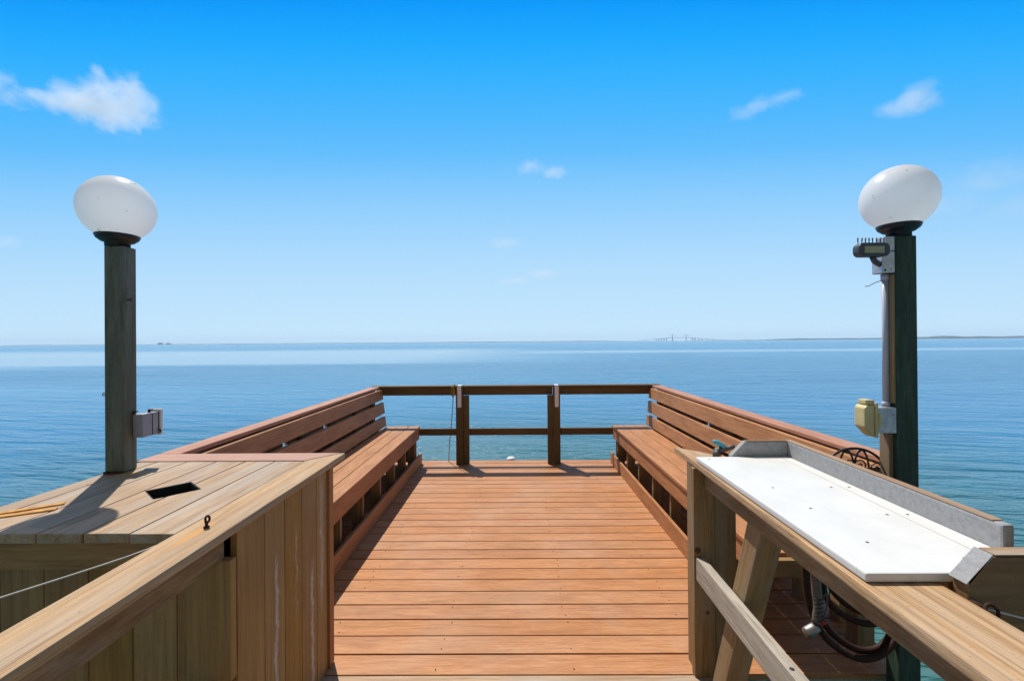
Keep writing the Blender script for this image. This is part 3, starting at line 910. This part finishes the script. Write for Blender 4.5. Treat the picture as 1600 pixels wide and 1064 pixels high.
def flood_light():
    # galvanised box on the post, flood lamp on a knuckle
    b = thing('junction_box', 'galvanised box under the flood light near the top of the right lamp post', 'junction box', (1.64, 2.02, 1.87))
    m = MB(); m.box(1.632, 1.688, 2.000, 2.058, 1.864, 1.960, 0.003); m.build('body', M['galv'], b)
    m = MB(); m.box(1.648, 1.688, 2.000, 2.050, 1.962, 2.026, 0.003); m.build('upper_box', M['galv'], b)
    m = MB(); m.lathe([(0.004, 0), (0.004, 0.003), (0, 0.004)], 0, 0, 8, Matrix.Translation((1.645, 1.9995, 1.876)) @ Matrix.Rotation(R(90), 4, 'X')); m.build('screw', M['screw'], b)
    f = thing('flood_light', 'small dark flood light with a row of bird spikes on the right lamp post', 'flood light', (1.58, 1.99, 1.96))
    m = MB()
    y0, y1 = 1.955, 1.995
    out = []
    x0, x1, z0, z1, r = 1.497, 1.632, 1.930, 1.990, 0.022
    for (cx, cz, a0) in ((x1 - r, z1 - r, 0), (x0 + r, z1 - r, 90), (x0 + r, z0 + r, 180), (x1 - r, z0 + r, 270)):
        for k in range(5):
            a = R(a0 + k * 22.5)
            out.append((cx + r * math.cos(a), cz + r * math.sin(a)))
    m.poly(out, y0, y1, 'y', 0.004)
    hd = m.build('housing', M['fixture'], f)
    m = MB(); m.box(1.520, 1.605, 1.9525, 1.960, 1.944, 1.974, 0.002); m.build('lens', M['lens'], f)
    m = MB(); m.tube([(1.573, 1.98, 1.932), (1.585, 1.985, 1.915), (1.634, 2.02, 1.905)], 0.012, 8); m.build('knuckle', M['fixture'], f)
    for k in range(8):
        x = 1.507 + k * 0.0162
        m = MB(); m.tube([(x, 1.975, 1.988), (x + random.uniform(-.002, .002), 1.975, 2.014)], [0.0017, 0.0034], 6); m.build('spike', M['black'], f)
    m = MB(); m.tube([(1.662, 2.03, 1.835), (1.62, 2.02, 1.825), (1.585, 2.01, 1.81), (1.565, 2.0, 1.805), (1.555, 2.0, 1.805)], 0.0022, 6, smooth_n=3)
    tag(m.build('wire', M['conduit'], origin=(1.6, 2.0, 1.82)), 'loose bit of wire sticking out under the flood light', 'wire')
    m = MB(); m.lathe([(0.0125, 1.2665), (0.0125, 1.862)], 1.672, 2.036, 16)
    m.lathe([(0.0155, 1.2665), (0.0155, 1.288)], 1.672, 2.036, 16); m.lathe([(0.0155, 1.835), (0.0155, 1.861)], 1.672, 2.036, 16)
    tag(m.build('conduit', M['conduit'], origin=(1.672, 2.036, 1.28)), 'grey conduit pipe running down the right lamp post between two boxes', 'conduit')
    m = MB(); m.box(1.681, 1.6895, 2.003, 2.026, 1.284, 1.858, 0.002)
    m.build('batten', M['pine_z'], RP)
    m = MB(); m.box(1.671, 1.6895, 2.02, 2.074, 0.7, 1.145, 0.002)
    m.build('packing_strip', M['pine_z'], RP)
    o = thing('outlet_box', 'weatherproof outlet box with a yellowed cover on the right lamp post', 'outlet box', (1.6, 2.03, 1.15))
    m = MB(); m.box(1.602, 1.6885, 2.000, 2.060, 1.152, 1.266, 0.003); m.build('body', M['galv'], o)
    m = MB()
    m.poly([(1.545, 1.180), (1.545, 1.265), (1.556, 1.276), (1.590, 1.278), (1.590, 1.142), (1.582, 1.140)], 1.996, 2.058, 'y', 0.006)
    cv = m.build('cover', M['yellow'], o)
    m = MB(); m.box(1.556, 1.596, 2.004, 2.052, 1.2785, 1.300, 0.005); m.build('hinge', M['yellow'], cv)
    m = MB(); m.box(1.5905, 1.6015, 1.990, 2.064, 1.134, 1.288, 0.003); m.build('flange', M['yellow'], cv)
    m = MB(); m.box(1.6025, 1.614, 1.988, 1.999, 1.180, 1.240, 0.003); m.build('catch', M['yellow'], cv)
flood_light()

# ------------------------------------------------------------------ hose hanger, hose
def hose():
    t = thing('hose_hanger', 'black wrought iron half round hose hanger with scrolls behind the white table', 'hose hanger', (1.575, 2.12, 0.9))
    cx, cy, cz, Rr = 1.563, 2.085, 0.900, 0.166
    arc = lambda r, a0, a1, n, x=cx, z=cz, sx=1.0: [(x + sx * r * math.cos(R(a0 + (a1 - a0) * k / n)), cy, z + r * math.sin(R(a0 + (a1 - a0) * k / n))) for k in range(n + 1)]
    m = MB(); m.tube(arc(Rr, -5, 185, 36), 0.0062, 8); m.build('outer_arc', M['iron'], t)
    m = MB()
    for dx in (-0.034, 0.034):
        m.tube([(cx + dx + 0.034 * math.cos(R(a)), cy, cz + 0.062 + 0.095 * math.sin(R(a))) for a in range(-50, 231, 10)], 0.0045, 6)
    m.build('inner_loop', M['iron'], t)
    for (sx, x0, z0) in ((-1, cx - 0.026, cz + 0.085), (1, cx + 0.028, cz + 0.085), (1, cx + 0.105, cz + 0.07), (-1, cx - 0.105, cz + 0.07)):
        m = MB()
        pts = []
        for k in range(34):
            a = R(k * 19)
            r = 0.006 + 0.0009 * k
            pts.append((x0 + sx * r * math.cos(a), cy - 0.002, z0 + r * math.sin(a)))
        m.tube(pts, 0.0034, 6)
        m.build('scroll', M['iron'], t)
    m = MB(); m.box(cx - 0.17, cx + 0.17, cy - 0.012, cy + 0.012, cz - 0.012, cz + 0.004, 0.003); m.box(cx - 0.05, cx + 0.05, cy - 0.09, cy + 0.04, cz - 0.03, cz - 0.013, 0.003)
    m.build('bar', M['iron'], t)
    # panel the hanger is screwed to
    p = MB()
    for (z0, z1) in ((0.69, 0.825), (0.831, 0.966)):
        p.box(1.35, 1.826, 2.128, 2.152, z0, z1, 0.003)
    bn = [o for o in COL.objects if o.name.startswith('bench') and o.location.x > 0][0]
    p.build('end_panel', M['red_x'], bn)
    for x in (1.733,):
        p = MB(); p.box(x, x + 0.088, 2.300, 2.388, 0.002, 0.966, 0.004); p.build('end_post', M['pine_z'], bn)
    # hose
    hx = lambda px, Z: (px - 805) * Z / 700
    hz = lambda py, Z: 1.57 - (py - 534) * Z / 700
    h = thing('garden_hose', 'dark brown garden hose hanging in loops under the white table with a spray nozzle', 'hose', (1.5, 2.03, 0.5))
    def loop(pxs, Z, r, dx=0.0):
        return [(hx(a, Z) + dx, Z + 0.01 * math.sin(a * .05), hz(b, Z)) for a, b in pxs]
    m = MB()
    L1 = [(1335, 768), (1290, 790), (1258, 850), (1253, 905), (1264, 960), (1290, 1003), (1330, 1026), (1368, 1020), (1398, 990), (1412, 940), (1404, 850), (1375, 785), (1345, 768)]
    m.tube(loop(L1, 2.00, 0.012), 0.0145, 10, smooth_n=6)
    L1b = [(1340, 772), (1296, 792), (1266, 850), (1262, 905), (1272, 955), (1296, 992), (1332, 1013), (1365, 1008), (1390, 980), (1403, 930), (1396, 850), (1370, 790), (1345, 772)]
    m.tube(loop(L1b, 2.035, 0.012), 0.0145, 10, smooth_n=6)
    L2 = [(1338, 770), (1300, 800), (1282, 870), (1285, 930), (1306, 958), (1340, 972), (1374, 968), (1395, 940), (1400, 860), (1370, 790), (1342, 770)]
    m.tube(loop(L2, 2.055, 0.012), 0.0135, 10, smooth_n=6)
    L3 = [(1338, 770), (1304, 800), (1288, 860), (1290, 910), (1310, 940), (1340, 955), (1372, 950), (1390, 930)]
    m.tube(loop(L3, 2.07, 0.012), 0.0135, 10, smooth_n=6)
    m.build('hose_coil', M['rubber'], h)
    Z = 1.93
    P = lambda a, b, dz=0.0: (hx(a, Z), Z + dz, hz(b, Z))
    m = MB(); m.tube([P(1268, 892), P(1270, 925), P(1272, 950), P(1268, 972)], [0.019, 0.019, 0.018, 0.016], 12, smooth_n=4)
    gp = m.build('nozzle_grip', M['greyplast'], h)
    m = MB()
    for k in range(6):
        y = 932 + k * 6.5
        m.tube([P(1263, y, -0.016), P(1270, y + 2, -0.021), P(1277, y + 1, -0.014)], 0.0022, 6)
    m.build('grip_ridges', M['black'], gp)
    m = MB(); m.tube([P(1270, 978), P(1263, 983), P(1255, 987), P(1251, 989)], [0.020, 0.023, 0.022, 0.017], 14); m.build('nozzle_head', M['chrome'], h)
    m = MB(); m.tube([P(1276, 975), P(1283, 971)], 0.009, 8); m.build('collar', plain('red_collar', (0.35, 0.02, 0.02), 0.4), h)
    m = MB(); m.tube([P(1279, 968), P(1286, 945), P(1285, 928), P(1279, 938), P(1277, 962)], 0.0035, 6, smooth_n=4); m.build('trigger', M['greyplast'], h)
hose()

# ------------------------------------------------------------------ clouds
def cloud(label, dens, seed, blobs, Y=3000.0, rag=1.5):
    """one volume of vapour: billows given as (x, y, rx, ry) seen from the deck, in 1/700 of the distance"""
    U = Y / 700
    bl = [((a - 805) * U, (534 - b) * U, c * U, d * U) for a, b, c, d in blobs]
    x0 = min(a - 1.9 * c for a, b, c, d in bl); x1 = max(a + 1.9 * c for a, b, c, d in bl)
    z0 = min(b - 1.9 * d for a, b, c, d in bl); z1 = max(b + 1.9 * d for a, b, c, d in bl)
    cx, cz, hx, hz = (x0 + x1) / 2, (z0 + z1) / 2, (x1 - x0) / 2, (z1 - z0) / 2
    hy = 0.45 * (hx + hz)
    bm = bmesh.new()
    bmesh.ops.create_icosphere(bm, subdivisions=3, radius=1.0)
    for v in bm.verts:
        c = v.co
        m = max(abs(c.x), abs(c.y), abs(c.z))
        k_ = 0.55 / m + 0.45 * 1.12
        v.co = (c.x * hx * k_, c.y * hy * k_, c.z * hz * k_)
    me = bpy.data.meshes.new('cloud'); bm.to_mesh(me); bm.free()
    k = NT('cloud_vapour')
    co = k.coord()
    wv = k.noise(k.mapping(co, (1, 1, 1.25), (seed * 900, 0, 0)), 1 / (26 * U), 7, 0.62, 0.6)
    best = None
    for (a, b, c, d) in bl:
        ln = k.n('ShaderNodeVectorMath', operation='LENGTH')
        k.l(k.mapping(co, (1 / c, 1 / (0.6 * (c + d)), 1 / d), (-(a - cx) / c, 0, -(b - cz) / d)), ln.inputs[0])
        f = k.math('SUBTRACT', 1.0, ln.outputs['Value'])
        if best is None:
            best = f
        else:
            nd = k.n('ShaderNodeMath', operation='SMOOTH_MAX')
            k.l(best, nd.inputs[0]); k.l(f, nd.inputs[1]); nd.inputs[2].default_value = 0.25
            best = nd.outputs[0]
    e = k.math('ADD', best, k.math('MULTIPLY', k.math('SUBTRACT', wv, 0.52), 2 * rag))
    d = k.math('MULTIPLY', k.math('MULTIPLY', e, 0.65, True), dens)
    pv = k.n('ShaderNodeVolumePrincipled')
    pv.inputs['Color'].default_value = (1, 1, 1, 1)
    pv.inputs['Anisotropy'].default_value = 0.1
    k.l(d, pv.inputs['Density'])
    k.l(pv.outputs[0], k.out.inputs['Volume'])
    o = link('cloud', me, k.m, None, (cx, Y, cz))
    tag(o, label, 'cloud', 'small clouds in the blue sky')
    return o
CLOUDS = True
if CLOUDS:
    cloud('brightest and largest white cloud, high at the left', 0.0135, 1.7, [(172, 163, 62, 34), (122, 152, 46, 26), (154, 130, 28, 20), (203, 145, 36, 32), (80, 150, 30, 17), (44, 136, 24, 8), (152, 106, 10, 13)], rag=1.15)
    cloud('pale wisp of cloud touching the left edge of the picture', 0.0055, 5.1, [(2, 116, 26, 14), (12, 138, 24, 24)], rag=1.5)
    cloud('small bright white cloud high at the right above the right globe lamp', 0.0080, 3.3, [(1424, 170, 42, 19), (1436, 152, 26, 20), (1392, 177, 24, 11), (1450, 166, 18, 14)], rag=0.8)
    cloud('thin streak of cloud left of the small bright cloud on the right', 0.0068, 12.9, [(1164, 181, 28, 11), (1194, 166, 34, 10), (1228, 157, 34, 7)], rag=1.3)
    cloud('little pale cloud near the middle of the sky', 0.0095, 15.2, [(832, 262, 32, 10), (868, 269, 26, 9)], rag=1.3)
    cloud('faint streak of cloud low over the far railing, lowest of all', 0.0085, 19.4, [(852, 428, 30, 9), (808, 438, 32, 8)], rag=1.3)
    cloud('faint small puff of cloud just above the lowest streak of cloud', 0.0080, 23.4, [(788, 380, 30, 9)], rag=1.3)
    cloud('broad faint veil of cloud low at the right edge of the picture', 0.0016, 31.4, [(1545, 285, 75, 26), (1470, 330, 60, 22), (1590, 330, 50, 24)], rag=1.0)
    cloud('faint scrap of cloud low at the left edge of the picture', 0.0065, 37.4, [(2, 370, 22, 12)], rag=1.2)

# ------------------------------------------------------------------ haze
HAZE = True
if HAZE:
    m = MB(); m.box(-FAR - 80, FAR + 80, -140, FAR + 80, WL - 2.4, 140, 0)
    k = NT('haze_air')
    pv = k.n('ShaderNodeVolumePrincipled')
    pv.inputs['Color'].default_value = (0.80, 0.90, 1.0, 1)
    pv.inputs['Density'].default_value = 0.00005
    k.l(pv.outputs[0], k.out.inputs['Volume'])
    o = m.build('haze', k.m)
    o['kind'] = 'stuff'
    o['label'] = 'pale blue sea haze over the far water'
    o['category'] = 'haze'

# ------------------------------------------------------------------ light, sky, camera
EL, AZ = R(59), math.atan2(-0.5, 0.866)       # AZ measured from +Y towards +X
S = Vector((math.sin(AZ) * math.cos(EL), math.cos(AZ) * math.cos(EL), math.sin(EL)))
sun = bpy.data.lights.new('sun', 'SUN')
sun.energy = 4.3
sun.angle = R(0.5)
sun.color = (1.0, 0.95, 0.87)
so = bpy.data.objects.new('sun', sun)
COL.objects.link(so)
so.rotation_euler = S.to_track_quat('Z', 'Y').to_euler()

w = bpy.data.worlds.new('World')
sc.world = w
w.use_nodes = True
nt = w.node_tree
nt.nodes.clear()
out = nt.nodes.new('ShaderNodeOutputWorld')
bg = nt.nodes.new('ShaderNodeBackground')
sky = nt.nodes.new('ShaderNodeTexSky')
sky.sky_type = 'NISHITA'
sky.sun_disc = False
sky.sun_elevation = EL
sky.sun_rotation = AZ
sky.air_density = 1.0
sky.dust_density = 0.4
sky.ozone_density = 2.5
bg.inputs['Strength'].default_value = 0.12
tc = nt.nodes.new('ShaderNodeTexCoord')
sep = nt.nodes.new('ShaderNodeSeparateXYZ')
nt.links.new(tc.outputs['Generated'], sep.inputs[0])
def wm(op, a, b=None, clamp=False):
    nd = nt.nodes.new('ShaderNodeMath')
    nd.operation = op
    nd.use_clamp = clamp
    for k, v in enumerate((a, b)):
        if v is None:
            continue
        if isinstance(v, (int, float)):
            nd.inputs[k].default_value = v
        else:
            nt.links.new(v, nd.inputs[k])
    return nd.outputs[0]
dx, dy, dz = sep.outputs
hor = wm('POWER', wm('ADD', wm('MULTIPLY', dy, dy), wm('MULTIPLY', wm('MULTIPLY', dx, dx), 0.08)), 0.5)
elev = wm('DIVIDE', wm('ARCTAN2', dz, hor), math.pi / 2)
SKYC = [(0.0, (0.60, 0.835, 1.0)), (0.008, (0.60, 0.835, 1.0)), (0.05, (0.53, 0.785, 0.99)), (0.103, (0.455, 0.730, 0.99)), (0.155, (0.350, 0.665, 0.99)), (0.205, (0.241, 0.597, 0.99)),
        (0.253, (0.127, 0.515, 0.985)), (0.298, (0.070, 0.473, 0.99)), (0.340, (0.032, 0.440, 0.99)), (0.379, (0.0085, 0.392, 0.99)), (0.411, (0.0015, 0.328, 0.98)), (0.48, (0.001, 0.27, 0.93)), (1.0, (0.001, 0.27, 0.93))]
rp = nt.nodes.new('ShaderNodeValToRGB')
els = rp.color_ramp.elements
while len(els) < len(SKYC):
    els.new(0.5)
for e, (p, c) in zip(els, SKYC):
    e.position = p
    e.color = (*c, 1)
nt.links.new(elev, rp.inputs[0])
sc_ = nt.nodes.new('ShaderNodeVectorMath')
sc_.operation = 'SCALE'
sc_.inputs['Scale'].default_value = 1 / (2 ** 0.25 * 0.12)
nt.links.new(rp.outputs[0], sc_.inputs[0])
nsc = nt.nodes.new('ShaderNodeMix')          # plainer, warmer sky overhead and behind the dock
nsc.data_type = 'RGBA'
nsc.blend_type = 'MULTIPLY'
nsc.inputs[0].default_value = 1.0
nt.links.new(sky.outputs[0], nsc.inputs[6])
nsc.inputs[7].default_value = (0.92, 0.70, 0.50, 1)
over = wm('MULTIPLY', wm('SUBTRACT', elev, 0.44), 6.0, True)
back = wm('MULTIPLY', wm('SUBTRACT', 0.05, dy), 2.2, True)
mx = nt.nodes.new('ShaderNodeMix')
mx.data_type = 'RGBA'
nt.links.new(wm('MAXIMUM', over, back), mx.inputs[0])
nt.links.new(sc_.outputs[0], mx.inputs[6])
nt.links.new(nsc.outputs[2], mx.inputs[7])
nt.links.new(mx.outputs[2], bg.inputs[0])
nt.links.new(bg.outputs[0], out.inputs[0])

cam = bpy.data.cameras.new('camera')
co = bpy.data.objects.new('camera', cam)
COL.objects.link(co)
cam.sensor_width = 36
cam.lens = 15.75
cam.clip_start = 0.05
cam.clip_end = 40000
yaw, pitch, roll = R(0.41), R(0.18), R(0.43)
Mc = Matrix.Rotation(yaw, 4, 'Z') @ Matrix.Rotation(R(90) + pitch, 4, 'X') @ Matrix.Rotation(-roll, 4, 'Z')
co.matrix_world = Matrix.Translation((0, 0, 1.57)) @ Mc
sc.camera = co

sc.view_settings.view_transform = 'Standard'
sc.view_settings.look = 'None'
sc.view_settings.exposure = 0.25
sc.view_settings.gamma = 1.0
sc.cycles.max_bounces = 10
sc.cycles.volume_bounces = 8
sc.cycles.caustics_reflective = False
sc.cycles.caustics_refractive = False
sc.cycles.use_denoising = True
sc.cycles.sample_clamp_direct = 1.3
